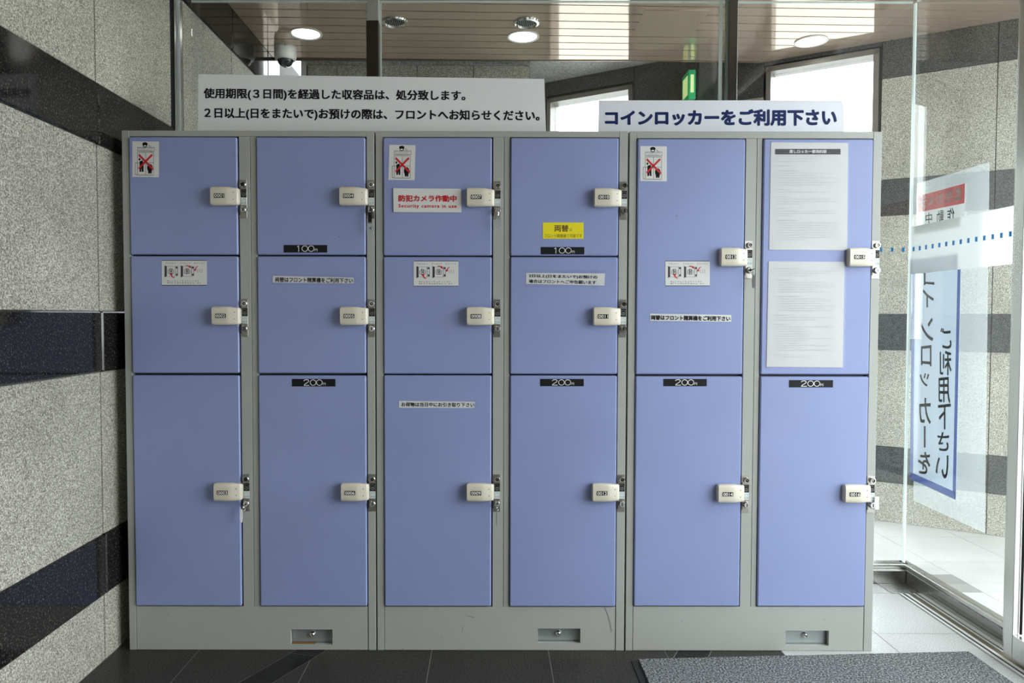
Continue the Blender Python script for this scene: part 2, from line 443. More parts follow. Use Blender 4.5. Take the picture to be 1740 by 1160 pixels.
# ---- oblique wall with two windows
bm = bmesh.new()
for (u0, u1, z0, z1) in [(-.95, .66, 0, 2.836), (.66, 1.26, 0, .03), (.66, 1.26, 2.68, 2.836), (1.26, 2.115, 0, 2.836), (2.115, 2.755, 0, .03), (2.115, 2.755, 2.72, 2.836), (2.755, 3.1, 0, 2.836)]:
    obox(bm, u0, u1, -.15, -.016, z0, z1)
wr = struct(new('wall_right', bm, JOINT))
for (us, holes) in [([-.95, -.43, .1, .64], 0), ([.64, 1.275], 1), ([1.275, 1.68, 2.105], 0), ([2.105, 2.765], 2), ([2.765, 3.05], 0)]:
    for ua, ub in zip(us, us[1:]):
        for z0, z1, dk in ROWS:
            if holes:
                top = 2.69 if holes == 1 else 2.735
                if z0 >= .98 and z1 <= 2.6: continue
                if z0 >= 2.5: z0 = top
                if .43 <= z0 < .98: z1 = .87
                if z0 < 1: continue
            bm = bmesh.new(); obox(bm, ua+.002, ub-.002, -.02, .004 if dk else 0, z0+.001, z1-.001)
            new('stone_panel', bm, DARK_LIT if dk else STONE, wr)
for n, (u0, u1, zt, zb) in enumerate([(.655, 1.262, 2.678, .03), (2.115, 2.755, 2.715, .03)]):
    wn = empty('window_%d' % (n+1), ob((u0+u1)/2, 0, zb)); struct(wn)
    Minv = Matrix.Translation(-wn.location)
    bm = bmesh.new()
    for a in [(u0, u0+.028, zb, zt), (u1-.028, u1, zb, zt), (u0, u1, zb, zb+.04), (u0, u1, zt-.03, zt)]:
        obox(bm, a[0], a[1], -.12, .012, a[2], a[3])
    bmesh.ops.transform(bm, verts=bm.verts, matrix=Minv); new('window_frame', bm, FRAMEM, wn)
    bm = bmesh.new(); obox(bm, u0+.028, u1-.028, -.07, -.062, zb+.04, zt-.03)
    bmesh.ops.transform(bm, verts=bm.verts, matrix=Minv); new('pane', bm, GLASS, wn)
# ---- ceiling of bronze metal slats, running across
bm = bmesh.new()
RP = [(-1.36, -2.6), (2.15, -2.6), (2.15, 2.1), (3.55, 2.1), (3.55, wally(3.55)+.1), (.25, wally(.25)+.1), (.25, 4.68), (-1.36, 4.68)]
prism(bm, [(x, y, 2.835) for x, y in RP], (0, 0, .12)); ceil = struct(new('ceiling', bm, CONC))
bm = bmesh.new(); prism(bm, [(-1.30, 3.2, CZ+.012), (3.5, 3.2, CZ+.012), (3.5, wally(3.5), CZ+.012), (1.62, wally(1.62)-.0, CZ+.012), (1.6, 4.52, CZ+.012), (-1.30, 4.46, CZ+.012)], (0, 0, .1)); new('slat_backing', bm, SLATJ, ceil)
SL = .03; edge = 3.69
k = -5
while True:
    ya = edge+.1*k; yb = ya+.1
    if ya > 4.46: break
    yb = min(yb, 4.487)
    poly = [(-1.298, ya+SL*-1.298), (3.5, ya+SL*3.5), (3.5, yb+SL*3.5), (-1.298, yb+SL*-1.298)]
    poly = clip(poly, -WN.x, -WN.y, -WN.x*P0.x-WN.y*P0.y-.005)
    if len(poly) >= 3:
        o = tile(poly, SLAT, ceil, z=CZ+.012, g=.0048, name='ceiling_slat')
    k += 1
bm = bmesh.new()
for k in range(58):                                       # the same slats over the lobby, out of view
    ya = -2.55+.1*k
    if ya > 3.1: break
    box(bm, -1.30, 1.84, ya+.003, ya+.097, CZ, CZ+.012)
o = new('lobby_slats', bm, SLAT, ceil); o['kind'] = 'stuff'
B('lobby_backing', SLATJ, ceil, -1.36, 1.9, -2.6, 3.18, CZ+.012, 2.834)
B('edge_trim', mat('ceiling_edge_bronze', (.2, .15, .11), .4, .5), ceil, -1.30, 1.62, 4.487, 4.50, CZ-.004, 2.834)

# ---- lobby shell behind the camera
struct(B('wall_front', PLASTER, None, -1.38, 2.0, -2.66, -2.6, 0, 2.834))
struct(B('wall_lobby_right', PLASTER, None, GX, GX+.12, -2.6, -.1, 0, 2.834))

# ---- glazing: rear pane and side pane on a steel curb
gl = empty('window_3', (0, GY, 0)); struct(gl)
B('curb', STEEL2, gl, -1.30, 1.826, 3.18-GY, 3.30-GY, 0, .06, bev=.003)
B('sill', STEEL, gl, -1.30, 1.86, 3.205-GY, 3.26-GY, .0605, .078, bev=.002)
B('pane', GLASS, gl, -1.29, GX-.004, -.004, .004, .078, 2.522)
B('head_rail', STEEL, gl, -1.30, GX+.03, -.03, .03, 2.575, 2.64)
B('upper_panel', SLATJ, gl, -1.30, GX+.03, -.03, .03, 2.641, 2.71)
B('glass_edge', EDGE, gl, -1.29, GX-.014, -.004, .004, 2.5225, 2.530)
B('pane', GLASS, gl, -1.29, GX-.004, -.004, .004, 2.5305, 2.5745)
for xa, xb in [(-.478, -.466), (1.06, 1.072), (.992, 1.006)]:
    B('glass_edge', EDGE, gl, xa, xb, -.012, -.005, .08, 2.52)
B('glass_edge', EDGE, gl, GX-.0075, GX+.000, -.010, .004, .08, 2.522)
post = struct(B('trim_4', DSTEEL, None, -.523, -.471, 3.16, 3.215, .08, 2.42, bev=.002))
struct(B('trim_5', GREY, None, -.521, -.473, 3.165, 3.21, 2.421, 2.70))
struct(B('trim_6', DSTEEL, None, 1.014, 1.052, 3.16, 3.215, .08, 2.70, bev=.002))
for k in range(5):
    B('blue_dash', BLUEM, gl, 1.835-.049*k-.030, 1.835-.049*k-.020, -.0062, -.0045, 1.452, 1.470)
gs = empty('window_4', (GX, 0, 0)); struct(gs)
bm = bmesh.new(); box(bm, 1.827-GX, 1.90-GX, 2.50, 3.30, 0, .06, bev=.003); new('curb', bm, STEEL2, gs)
B('sill', STEEL, gs, -.014, .03, 2.55, 3.26, .0605, .078, bev=.002)
B('pane', GLASS, gs, -.004, .004, 2.56, 3.225, .078, 2.522)
B('head_rail', STEEL, gs, -.03, .03, 2.50, 3.20, 2.575, 2.64)
B('upper_panel', SLATJ, gs, -.03, .03, -.10, 3.20, 2.641, 2.71)
B('glass_edge', EDGE, gs, -.004, .004, 2.56, 3.215, 2.5225, 2.530)
B('pane', GLASS, gs, -.004, .004, 2.56, 3.225, 2.5305, 2.5745)
B('frosted_band', FROST, gs, -.0062, -.0045, 2.565, 3.218, 1.354, 1.559)
for k in range(14):
    y = 3.195-.0455*k
    B('blue_dash', BLUEM, gs, -.0085, -.0065, y-.0055, y+.0055, 1.452, 1.470)
B('jamb', STEEL, gs, -.03, .03, 2.505, 2.56, 0, 2.52, bev=.003)
# ---- sliding door and its floor track
dr = empty('door_1', (1.79, 2.49, 0)); struct(dr)
B('stile', STEEL, dr, -.022, .0, -.045, -.002, .012, 2.40, bev=.002)
B('gasket', BLK, dr, .0005, .006, -.052, -.046, .10, 2.33)
B('stile', STEEL, dr, .0125, .026, -.070, -.050, .10, 2.33, bev=.002)
B('bottom_rail', STEEL, dr, -.022, .02, -1.0, -.0455, .012, .096, bev=.002)
B('top_rail', STEEL, dr, -.022, .02, -1.0, -.0455, 2.33, 2.42, bev=.002)
B('pane', GLASS, dr, .004, .010, -.99, -.096, .097, 2.33)
B('header', STEEL, dr, -.04, .06, -2.6, -.0, 2.43, 2.6)
tr = struct(empty('trim_7', (1.733, 0, 0)))
B('rail_edge', ALU, tr, 0, .010, .2, 3.06, -.001, .004)
B('groove', BLK, tr, .0105, .0215, .2, 3.06, -.001, .0005)
B('rail', ALU, tr, .022, .034, .2, 3.06, -.001, .003)
B('dirt_strip', DIRT, tr, .0345, .056, .2, 3.05, -.001, .0008)
B('rail', ALU, tr, .0565, .064, .2, 3.06, -.001, .004)
B('groove', BLK, tr, .0645, .074, .2, 3.06, -.001, .0005)
B('rail', ALU, tr, .0745, .0935, .2, 3.06, -.001, .003)
B('end_plate', STEEL, tr, -.03, .0935, 3.062, 3.178, .0003, .002)

# ---- exterior sight: nothing but bright sky beyond the openings

# ================================================================== COIN LOCKERS
DOORS = {  # unit -> (column x0,x1) list and row z0,z1 list, top row first
    0: ([(.027, .3955), (.461, .8325)], [(1.378, 1.777), (.971, 1.372), (.158, .963)]),
    1: ([(.027, .3975), (.462, .830)], [(1.376, 1.776), (.970, 1.371), (.158, .964)]),
    2: ([(.0265, .3935), (.4565, .8295)], [(.970, 1.773), (.160, .962)]),
}
PLTOP = {0: [1.632, 1.226, .620], 1: [1.629, 1.226, .620], 2: [1.4285, .6175]}
# shared pieces -------------------------------------------------
def handle_mesh():
    """moulded pull: thick block on the left easing into a thin tongue on the right; origin at the door edge, plate-top height"""
    bm = bmesh.new()
    st = [(-.0855, .0255, .026, .0265), (-.0835, .0315, .030, .0585), (-.078, .0315, .0318, .0), (-.050, .0325, .0318, 0), (-.032, .0325, .0315, 0), (-.022, .031, .0310, 0), (-.012, .0275, .0300, 0), (.000, .0245, .0290, 0), (.0065, .022, .0280, 0), (.0095, .015, .0245, 0)]
    rings = []
    cz = -.0575
    for i, (x, t, hh, _) in enumerate(st):
        ring = []; n = 28; e = 4.2
        back = .004
        for k in range(n):
            a = 2*math.pi*(k+.5)/n; c, s = math.cos(a), math.sin(a)
            z = math.copysign(abs(s)**(2/e), s)*hh; yy = math.copysign(abs(c)**(2/e), c)
            y = -(back + (t-back)*(yy+1)/2)
            # a soft crease running down towards the tongue
            ring.append(bm.verts.new((x, y, cz+z-(.001 if x > -.02 else 0))))
        rings.append(ring)
    for a, b_ in zip(rings, rings[1:]):
        for k in range(28):
            l = (k+1) % 28; bm.faces.new((a[k], a[l], b_[l], b_[k]))
    bm.faces.new(rings[0]); bm.faces.new(rings[-1][::-1])
    return bm
bm = handle_mesh(); _o = new('handle', bm, BEIGE, smooth=50); HME = _o.data; bpy.data.objects.remove(_o)
def shared(name, bm, m, smooth=None):
    o = new(name, bm, m, smooth=smooth); me = o.data; bpy.data.objects.remove(o); return me
bm = bmesh.new(); box(bm, -.0705, -.0345, -.0335, -.0312, -.0650, -.0505, bev=.0012); NPL = shared('number_plate', bm, BLK)
bm = bmesh.new(); cyl(bm, (0, 0, 0), .0014, .003, 'Y', 10); RIV = shared('rivet', bm, HOLE)
bm = bmesh.new(); box(bm, .0005, .0325, -.0022, .004, -.1295, 0, bev=.0006, seg=1); PLM = shared('lock_plate', bm, PLATE)
bm = bmesh.new(); cyl(bm, (.0205, -.0065, -.0155), .0098, .009, 'Y', 24); lathe(bm, (.0205, -.011, -.0155), [(.0098, 0), (.0085, -.0015), (.0055, -.0015), (.005, 0), (.002, 0)], 'Y', 24)
KNOB = shared('coin_return_knob', bm, CHROME, 40)
bm = bmesh.new(); box(bm, .0085, .0315, -.0031, -.0021, -.0585, -.0315, bev=.0003, seg=1); WLB = shared('warning_label', bm, BLK)
def circ(c, r, n=20, a0=0, a1=360): return [(c[0]+r*math.cos(math.radians(a0+(a1-a0)*k/n)), c[1]+r*math.sin(math.radians(a0+(a1-a0)*k/n))) for k in range(n+1)]
P = Print(lambda x, z: Vector((x, -.0033, z)))
P.path(circ((.020, -.045), .0098), .0006).box_text('100', .0145, -.0425, .0255, -.0475, .01).rect(.0105, -.0495, .0295, -.0502).path(circ((.020, -.045), .0075, 10, 200, 340), .0005).disc(.0108, -.0345, .0012)
_o = P.done('label_print', mat('dim_label_print', (.30, .30, .29), .5)); LPR = _o.data; bpy.data.objects.remove(_o)
bm = bmesh.new(); box(bm, .0085, .0315, -.0031, -.0021, -.0845, -.0592, bev=.0003, seg=1); GLB = shared('guide_label', bm, PALE)
P = Print(lambda x, z: Vector((x, -.0033, z)))
P.path(circ((.020, -.0725), .0085, 12, 15, 165), .0006)
for zz in (-.0755, -.0790):
    P.rect(.0105, zz, .0185, zz-.0010).rect(.0215, zz, .0300, zz-.0010)
_o = P.done('guide_print', DKTXT); GPR = _o.data; bpy.data.objects.remove(_o)
bm = bmesh.new(); lathe(bm, (.0205, 0, -.1010), [(.0115, -.002), (.0115, -.006), (.0100, -.0085), (.0100, -.0125), (.0088, -.0138), (.0002, -.0138)], 'Y', 28); LCY = shared('lock_cylinder', bm, CHROME, 35)
bm = bmesh.new(); box(bm, .0190, .0220, -.0143, -.0136, -.1065, -.0955); SLT = shared('key_slot', bm, BLK)
bm = bmesh.new(); box(bm, .0015, .0040, -.0027, -.0019, -.1190, -.0235); BSL = shared('bolt_slot', bm, BLK)

for _m in (PLM, WLB, LPR, GLB, GPR): _m.transform(Matrix.Scale(.84, 4, (1, 0, 0)))
for _m in (KNOB, LCY, SLT): _m.transform(Matrix.Translation((-.0035, 0, 0)))
NUM = 0; ROOTS = []
ulabel = ['left coin locker unit, six lavender doors numbered 0001 to 0006, beside the granite wall',
          'middle coin locker unit, six lavender doors numbered 0007 to 0012, red camera notice on it',
          'right coin locker unit, four tall lavender doors numbered 0013 to 0016, nearest the glass']
HOLEPX = [(494, 565, 1069, 1095, 530, 1078.5), (914, 986, 1067.5, 1092.5, 949, 1077), (1335, 1408, 1071, 1097, 1369, 1080)]
for U in range(3):
    X0 = UX[U]; root = empty('coin_locker', (X0, D, 0)); ROOTS.append(root)
    tag(root, ulabel[U], 'locker', 'coin locker units standing in a row')
    # frame and casing
    bm = bmesh.new(); W = UW; dep = .585
    cols, rows = DOORS[U]
    c0, c1 = cols; top = rows[0][1]; low = rows[-1][0]
    box(bm, 0, c0[0]-.0025, 0, .02, 0, LH, bev=.0012, seg=1)                    # left stile
    box(bm, c1[1]+.0035, W, 0, .02, 0, LH, bev=.0012, seg=1)                      # right stile
    box(bm, c0[0]-.0024, c1[1]+.0034, .0005, .02, top+.0035, LH, bev=.001, seg=1) # top rail
    box(bm, c0[1]+.0045, c0[1]+.0415, 0, .02, low-.004, top+.003, bev=.001, seg=1)
    box(bm, c0[1]+.0430, c1[0]-.0025, .0008, .02, low-.004, top+.003, bev=.001, seg=1)
    box(bm, 0, .0015, .02, dep, 0, LH); box(bm, W-.0015, W, .02, dep, 0, LH)
    box(bm, .0015, W-.0015, .02, dep, LH-.003, LH); box(bm, .0015, W-.0015, dep-.003, dep, 0, LH-.003)
    new('frame', bm, GREY, root)
    # shelves and lining behind the gaps
    bm = bmesh.new(); box(bm, .002, W-.002, .024, .030, .12, LH-.004); new('lining', bm, INNER, root)
    # plinth with a recess
    hx0, hx1, hy0, hy1, kx_, ky_ = HOLEPX[U]
    A = at(hx0, hy0, 1, D); C = at(hx1, hy1, 1, D); a0, a1, b0, b1 = A.x-X0, C.x-X0, C.z, A.z
    l, r_ = c0[0]-.0005, c1[1]+.001; zt = low-.0035
    bm = bmesh.new()
    box(bm, l, a0, 0, .015, .0015, zt); box(bm, a1, r_, 0, .015, .0015, zt); box(bm, a0, a1, 0, .015, b1, zt); box(bm, a0, a1, 0, .015, .0015, b0)
    bmesh.ops.remove_doubles(bm, verts=bm.verts, dist=1e-5)
    base = new('plinth', bm, GREY, root)
    bm = bmesh.new(); box(bm, a0-.003, a1+.003, .022, .024, b0-.004, b1+.004); new('recess_plate', bm, ZINC, base)
    bm = bmesh.new(); q = at(kx_, ky_, 1, D+.01); lathe(bm, (q.x-X0, .0215, q.z), [(.0105, 0), (.0105, -.004), (.0085, -.009), (.0045, -.0115), (.0042, -.010), (.0002, -.010)], 'Y', 24)
    new('plinth_lock', bm, CHROME, base, 40)
    if U == 0:
        bm = bmesh.new(); box(bm, a0+.001, a0+.085, .006, .0215, b0+.0002, b0+.0022); new('rust_deposit', bm, RUST, base)
    # doors, handles, lock plates
    for ci, (xa, xb) in enumerate(cols):
        for ri, (za, zb) in enumerate(rows):
            NUM += 1
            bm = bmesh.new(); box(bm, xa, xb, -.0065, .018, za, zb, bev=.0036, seg=1)
            d = new('door', bm, BLUE, root)
            zt = PLTOP[U][ri]
            inst('handle', HME, d, (xb, 0, zt)); inst('number_plate', NPL, d, (xb, 0, zt))
            inst('rivet', RIV, d, (xb-.0075, -.0262, zt-.0455)); inst('rivet', RIV, d, (xb-.0075, -.0262, zt-.0685))
            P = Print(lambda x, z: Vector((x, -.0337, z)))
            P.box_text('%04d' % NUM, xb-.0685, zt-.0525, xb-.0365, zt-.0630, .03, 1.0).done('numerals', WTXT, d)
            lpx = xb+.0035
            pl = inst('lock_plate', PLM, root, (lpx, -.0, zt))
            for nm, me in (('coin_return_knob', KNOB), ('warning_label', WLB), ('label_print', LPR), ('guide_label', GLB), ('guide_print', GPR), ('lock_cylinder', LCY), ('key_slot', SLT), ('bolt_slot', BSL)):
                inst(nm, me, pl)
    DOORS[U] = (cols, rows)

# ---- price labels are door furniture
def local_to(root): return root
PR = [('100', 482, 556, 416, 429, 0), ('200', 496, 570, 643.5, 656.5, 0), ('100', 919, 993, 419.5, 432, 1), ('200', 918, 992, 643.5, 656, 1), ('200', 1127.5, 1201, 643.5, 656, 2), ('200', 1341, 1415.5, 645.5, 658, 2)]
PLAB = ['black 100 yen price plate above the taped one-line slip in the second column',
        'leftmost black 200 yen price plate, in the second column',
        'black 100 yen price plate directly under the yellow sticker',
        'black 200 yen price plate in the fourth column, beside the column with the luggage slip',
        'black 200 yen price plate in the fifth column, below the bold exchange slip',
        'black 200 yen price plate below the lower laminated rule sheet']
for (t, x0, x1, y0, y1, U), lab in zip(PR, PLAB):
    a = at(x0, y0, 1, D-.0075); b_ = at(x1, y1, 1, D-.0075); w_ = b_.x-a.x; h_ = a.z-b_.z
    pr = new('price_plate', (lambda bm: (box(bm, 0, w_, -.0012, 0, 0, h_, bev=.0006, seg=1), bm)[1])(bmesh.new()), BLK)
    pr.location = (a.x, D-.0065, b_.z); tag(pr, lab, 'price label', 'black price plates on the doors')
    kk = w_/h_
    P = Print(lambda x, z: Vector((x*h_, -.0015, z*h_)))
    if t[0] == '1': P.path([(.31*kk, .76), (.345*kk, .90), (.345*kk, .12)], .085)
    else: P.path([(u*kk, v) for u, v in [(.275, .72), (.285, .83), (.315, .89), (.345, .90), (.375, .86), (.39, .76), (.385, .66), (.35, .50), (.30, .32), (.275, .15), (.40, .15)]], .085)
    for cx_ in (.4875, .6325):
        P.path([((cx_+.066*math.cos(2*math.pi*k/24))*kk, .52+.37*math.sin(2*math.pi*k/24)) for k in range(25)], .08)
    P.box_text('円', .715*kk, .50, .775*kk, .16)
    P.done('lettering', WTXT, pr)

# ---- notices stuck on the doors
def card(name, label, quadpx, m=WHITE, th=.0006, y=D-.0067, cat='sticker', group=None):
    bm = bmesh.new(); prism(bm, [at(x, yy, 1, y) for x, yy in quadpx], (0, -th, 0))
    c = sum((v.co for v in bm.verts), Vector())/len(bm.verts)
    bmesh.ops.translate(bm, verts=bm.verts, vec=-c)
    o = new(name, bm, m); o.location = c; tag(o, label, cat, group)
    f = lambda px, py: at(px, py, 1, y-th-.0003)-c
    return o, f
def R(x0, y0, x1, y1): return [(x0, y0), (x1, y0), (x1, y1), (x0, y1)]
for (x0, y0, x1, y1, lab, sk) in [(225, 240, 270, 301, 'leftmost no-children pictogram sticker, top corner of the locker nearest the stone wall', 0), (661.5, 246, 706, 306, 'no-children pictogram sticker just above the red-lettered camera notice', -1.5), (1088, 248, 1133, 308, 'no-children pictogram sticker on the tall upper door right of the yellow sticker', 0)]:
    o, f = card('warning_sticker', lab, [(x0, y0), (x1, y0+.6), (x1+sk, y1), (x0+sk, y1-.5)], group='no-children stickers')
    W_, H_ = x1-x0, y1-y0
    g = lambda u, v, f=f, x0=x0, y0=y0, W_=W_, H_=H_: f(x0+u*W_, y0+v*H_)
    g2 = lambda u, v, f=f, x0=x0, y0=y0, W_=W_, H_=H_: f(x0+u*W_, y0+v*H_)+Vector((0, -.0003, 0))
    P = Print(g)
    P.disc(.475, .075, .105, .05).disc(.475, .125, .085, .045)          # cap and head
    P.path([(.60, .10), (.70, .165)], .012)
    P.frame(.19, .17, .83, .275, .010)
    P.blurb(.22, .185, .8, .035, 3); P.blurb(.22, .23, .7, .035, 4)
    P.frame(.19, .31, .80, .94, .010).line((.50, .31), (.50, .94), .010).line((.19, .60), (.80, .60), .010)
    P.frame(.11, .60, .19, .93, .012)
    P.disc(.27, .50, .035, .035).poly([(.27, .56), (.38, .53), (.42, .60), (.42, .85), (.36, .85), (.345, .74), (.33, .85), (.27, .85)])
    P.disc(.66, .74, .105, .11).poly([(.58, .78), (.74, .78), (.72, .9), (.67, .9), (.66, .86), (.65, .9), (.60, .9)])
    P.done('pictogram', BLACK, o)
    P = Print(g2); P.disc(.475, .13, .055, .02).disc(.31, .875, .05, .012).disc(.40, .875, .05, .012); P.done('pale_details', WTXT, o)
    P = Print(g2); P.line((.24, .37), (.78, .78), .062).line((.75, .37), (.24, .76), .062); P.done('red_cross', RED, o)
for (x0, y0, x1, y1, lab) in [(275, 442.5, 351.5, 484.5, 'leftmost how-to-use sticker with red arrows, in the column beside the stone wall'), (703, 443.5, 779, 486, 'middle how-to-use sticker with red arrows, straight below the red-lettered camera notice'), (1130.5, 443.5, 1206, 485.5, 'rightmost how-to-use sticker with red arrows, above the bold exchange slip')]:
    o, f = card('instruction_sticker', lab, R(x0, y0, x1, y1), group='how-to-use stickers')
    W_, H_ = x1-x0, y1-y0
    g = lambda u, v, f=f, x0=x0, y0=y0, W_=W_, H_=H_: f(x0+u*W_, y0+v*H_)
    g2 = lambda u, v, f=f, x0=x0, y0=y0, W_=W_, H_=H_: f(x0+u*W_, y0+v*H_)+Vector((0, -.0003, 0))
    P = Print(g)
    for q, (u, n) in enumerate([(.075, '①'), (.40, '②'), (.71, '③')]):
        P.box_text(n, u, .07, u+.035, .14); P.blurb(u+.05, .075, u+(.25 if q < 2 else .24), .055, 10+q)
    P.rect(0, -.012, 1, .010).rect(0, .985, 1, 1.008)
    for u in (.06, .42):
        P.poly([(u, .20), (u+.05, .23), (u+.05, .64), (u, .68)])
        P.path([(u+.05, .23), (u+.24, .23), (u+.24, .64), (u+.05, .64)], .008)
        P.frame(u+.08, .37, u+.20, .52, .01).frame(u+.115, .32, u+.165, .37, .012)
        P.rect(u+.115, .33, u+.13, .55).rect(u+.155, .33, u+.17, .55).rect(u+.115, .42, u+.17, .45)
        P.frame(u+.24, .23, u+.29, .62, .008).rect(u+.25, .25, u+.285, .32).rect(u+.255, .53, u+.285, .61)
    P.frame(.835, .36, .89, .47, .006).path([(.80, .33), (.78, .42), (.80, .50)], .006)
    P.disc(.135, .825, .013, .02).disc(.135, .905, .013, .02)
    P.blurb(.16, .795, .80, .06, 21); P.blurb(.16, .875, .62, .06, 22); P.blurb(.68, .875, .86, .06, 23)
    P.done('diagram', DKTXT, o)['kind'] = 'stuff'
    P = Print(g2)
    P.path([(.28, .70), (.235, .66), (.215, .60), (.205, .56)], .030).poly([(.165, .56), (.225, .50), (.245, .58)])
    P.path([(.535, .21), (.58, .20), (.62, .24)], .030).poly([(.595, .27), (.63, .19), (.655, .31)])
    P.path([(.80, .23), (.765, .28), (.745, .36)], .022).poly([(.705, .35), (.775, .37), (.735, .43)])
    P.done('arrows', RED, o)['kind'] = 'stuff'
# security camera notice
o, f = card('camera_notice', 'white notice with red text reading security camera in use, on door 0007', [(668.5, 320), (783.5, 321), (784, 361), (669, 360.5)], th=.004, cat='notice')
P = Print(f); P.text('防犯カメラ作動中', (677, 331), (776, 331.5), (776, 343), (677, 342.5), .075); P.text('Security camera in use', (677, 346.5), (776, 347), (776, 354.8), (677, 354.3), .05, 1.15)
P.done('lettering', RED, o)
# yellow sticker
o, f = card('exchange_sticker', 'yellow money-exchange sticker above a price plate on door 0010', R(922.5, 378, 991.5, 405.5), YEL)
P = Print(f); P.box_text('両替', 942, 382, 966, 393.5, .04).box_text('は', 967.5, 387.5, 972, 392.5); P.box_text('フロント精算機で可能です', 925, 397.5, 989, 403.5)
P.done('lettering', BRN, o)
# paper slips under clear tape
def slip(label, quad, tapes, lines, bold=.05):
    (x0, y0), (x1, _), (x2, y2), (x3, y3) = quad
    o, f = card('paper_slip', label, quad, WHITE, cat='notice', group='white slips taped to the doors')
    P = Print(f)
    for t, q in lines: P.text(t, *q, bold)
    P.done('lettering', BLACK, o)
    f3 = lambda px, py: f(px, py)+Vector((0, -.0004, 0))
    for q in tapes:
        P = Print(f3); P.quad(*q); P.done('tape', LAMI, o)
T1 = '両替はフロント精算機をご利用下さい'
slip('white slip with black exchange text and tape on door 0005', [(463.5, 468.5), (601, 471.5), (601, 481.5), (463.5, 480)], [R(461, 466, 604, 484)], [(T1, [(467.5, 470.5), (599.5, 472.5), (599.5, 481), (467.5, 479)])])
slip('white slip with bold exchange text on tall door 0013', [(1104.5, 532.5), (1242.5, 535), (1242.5, 546.5), (1104.5, 545)], [R(1103, 531, 1190, 548)], [(T1, [(1106, 535), (1241, 537), (1241, 545.5), (1106, 543.5)])], .09)
slip('white slip asking to collect luggage the same day, on door 0009', [(678, 681), (807, 682.5), (806, 693), (678, 692.5)], [R(800, 679, 812, 694)], [('お荷物は当日中にお引き取り下さい', [(682, 683), (806, 684), (806, 691.5), (682, 690.5)])])
slip('two-line white slip held by shiny tape on door 0011', [(894, 463.5), (1028, 464.5), (1027, 485), (894, 482)], [R(892, 459, 1030, 488), [(1003, 459), (1016, 459), (1015, 491), (1004, 491)]],
     [('2日以上(日をまたいで)お預けの', [(898.5, 465.5), (1015, 468), (1015, 474.5), (898.5, 471.8)]), ('場合はフロントへご申告願います', [(898.5, 474.3), (1013, 476.5), (1013, 483), (898.5, 480.6)])])
# laminated rules
def sheet(label, quad, sleeve, seed, title, spec):
    o, f = card('laminated_notice', label, quad, PAPER, cat='notice', group='laminated rule sheets on door 0015', y=D-.0077)
    X0_, Y0_ = quad[0]; X1_, _ = quad[1]; X3_, Y3_ = quad[3]; W_ = X1_-X0_; H_ = Y3_-Y0_
    g = lambda u, v: f(X0_+u*W_+(X3_-X0_)*v, Y0_+v*H_)
    if title:
        P = Print(g); P.rect(.055, .060, .905, .112); P.done('title_bar', BLACK, o)
        P = Print(lambda u, v: g(u, v)+Vector((0, -.0003, 0))); P.box_text('貸しロッカー使用約款', .24, .068, .725, .100, .015); P.done('title', WTXT, o)
    P = Print(g); Q = Print(g)
    for k, (v, u0, u1, hd) in enumerate(spec):
        (Q if hd else P).blurb(u0, v, u1, .0115, seed+k)
    P.done('small_print', GRTXT, o)['kind'] = 'stuff'; Q.done('headings', DKTXT, o)['kind'] = 'stuff'
    f3 = lambda px, py: f(px, py)+Vector((0, -.0012, 0))
    P = Print(f3); P.quad(*sleeve); P.done('clear_sleeve', LAMI, o)
sp1 = [(.120, .07, .83, 0), (.145, .07, .60, 0), (.170, .07, .55, 0), (.214, .08, .27, 1), (.258, .08, .38, 1)] + [(.280+.0222*k, .10, e, 0) for k, e in enumerate([.78, .57, .88, .66, .86, .79])] + \
      [(.434, .08, .22, 1), (.456, .10, .80, 0), (.500, .08, .18, 1), (.522, .10, .87, 0), (.545, .10, .88, 0), (.567, .10, .38, 0), (.612, .08, .18, 1), (.634, .10, .86, 0), (.656, .10, .88, 0), (.679, .10, .28, 0), (.722, .08, .36, 1)] + \
      [(.745+.0225*k, .10, e, 0) for k, e in enumerate([.86, .88, .88, .87, .85, .87, .86, .46])]
sheet('upper laminated rule sheet with black title bar on door 0015', [(1310, 242), (1441, 243), (1439, 425), (1307, 424)], [(1305, 241), (1443, 242), (1441, 426.5), (1304, 425.5)], 100, True, sp1)
sp2 = [(.062, .09, .42, 1)] + [(.085+.022*k, .11, e, 0) for k, e in enumerate([.88, .80, .56])] + [(.172, .09, .26, 1)] + [(.195+.022*k, .13, e, 0) for k, e in enumerate([.76, .88, .87, .62, .75])] + \
      [(.328, .09, .42, 1)] + [(.350+.022*k, .13, e, 0) for k, e in enumerate([.86, .88, .70, .88, .87, .86])] + [(.505, .09, .28, 1), (.527, .10, .87, 0), (.55, .10, .66, 0), (.592, .09, .24, 1)] + \
      [(.615+.0222*k, .11, e, 0) for k, e in enumerate([.88, .47, .54, .57, .56, .88, .48, .42, .86, .44, .82])] + [(.878, .08, .28, 1), (.90, .10, .60, 0)]
sheet('lower laminated rule sheet, text only, on door 0015', [(1306, 444), (1435, 445), (1432, 624), (1302.5, 623)], [(1303, 443), (1438, 444), (1435.5, 625.5), (1300, 624.5)], 200, False, sp2)

# ---- scuffs on the plinths (old scratches in the paint)
for nm, pts, wd in [('scratch', [(791, 1046), (798, 1047), (807, 1049.5)], 1.), ('scratch', [(1027, 1031), (1033, 1045), (1037, 1060), (1039, 1073)], 1.6), ('scratch', [(787, 1064), (785, 1073)], 1.)]:
    P = Print(lambda px, py: at(px, py, 1, D-.0004)-Vector((UX[1], D, 0))); P.path(pts, wd)
    s_ = P.done('scratch', mat('scratch_grey', (.20, .20, .20), .6)); s_.parent = ROOTS[1]

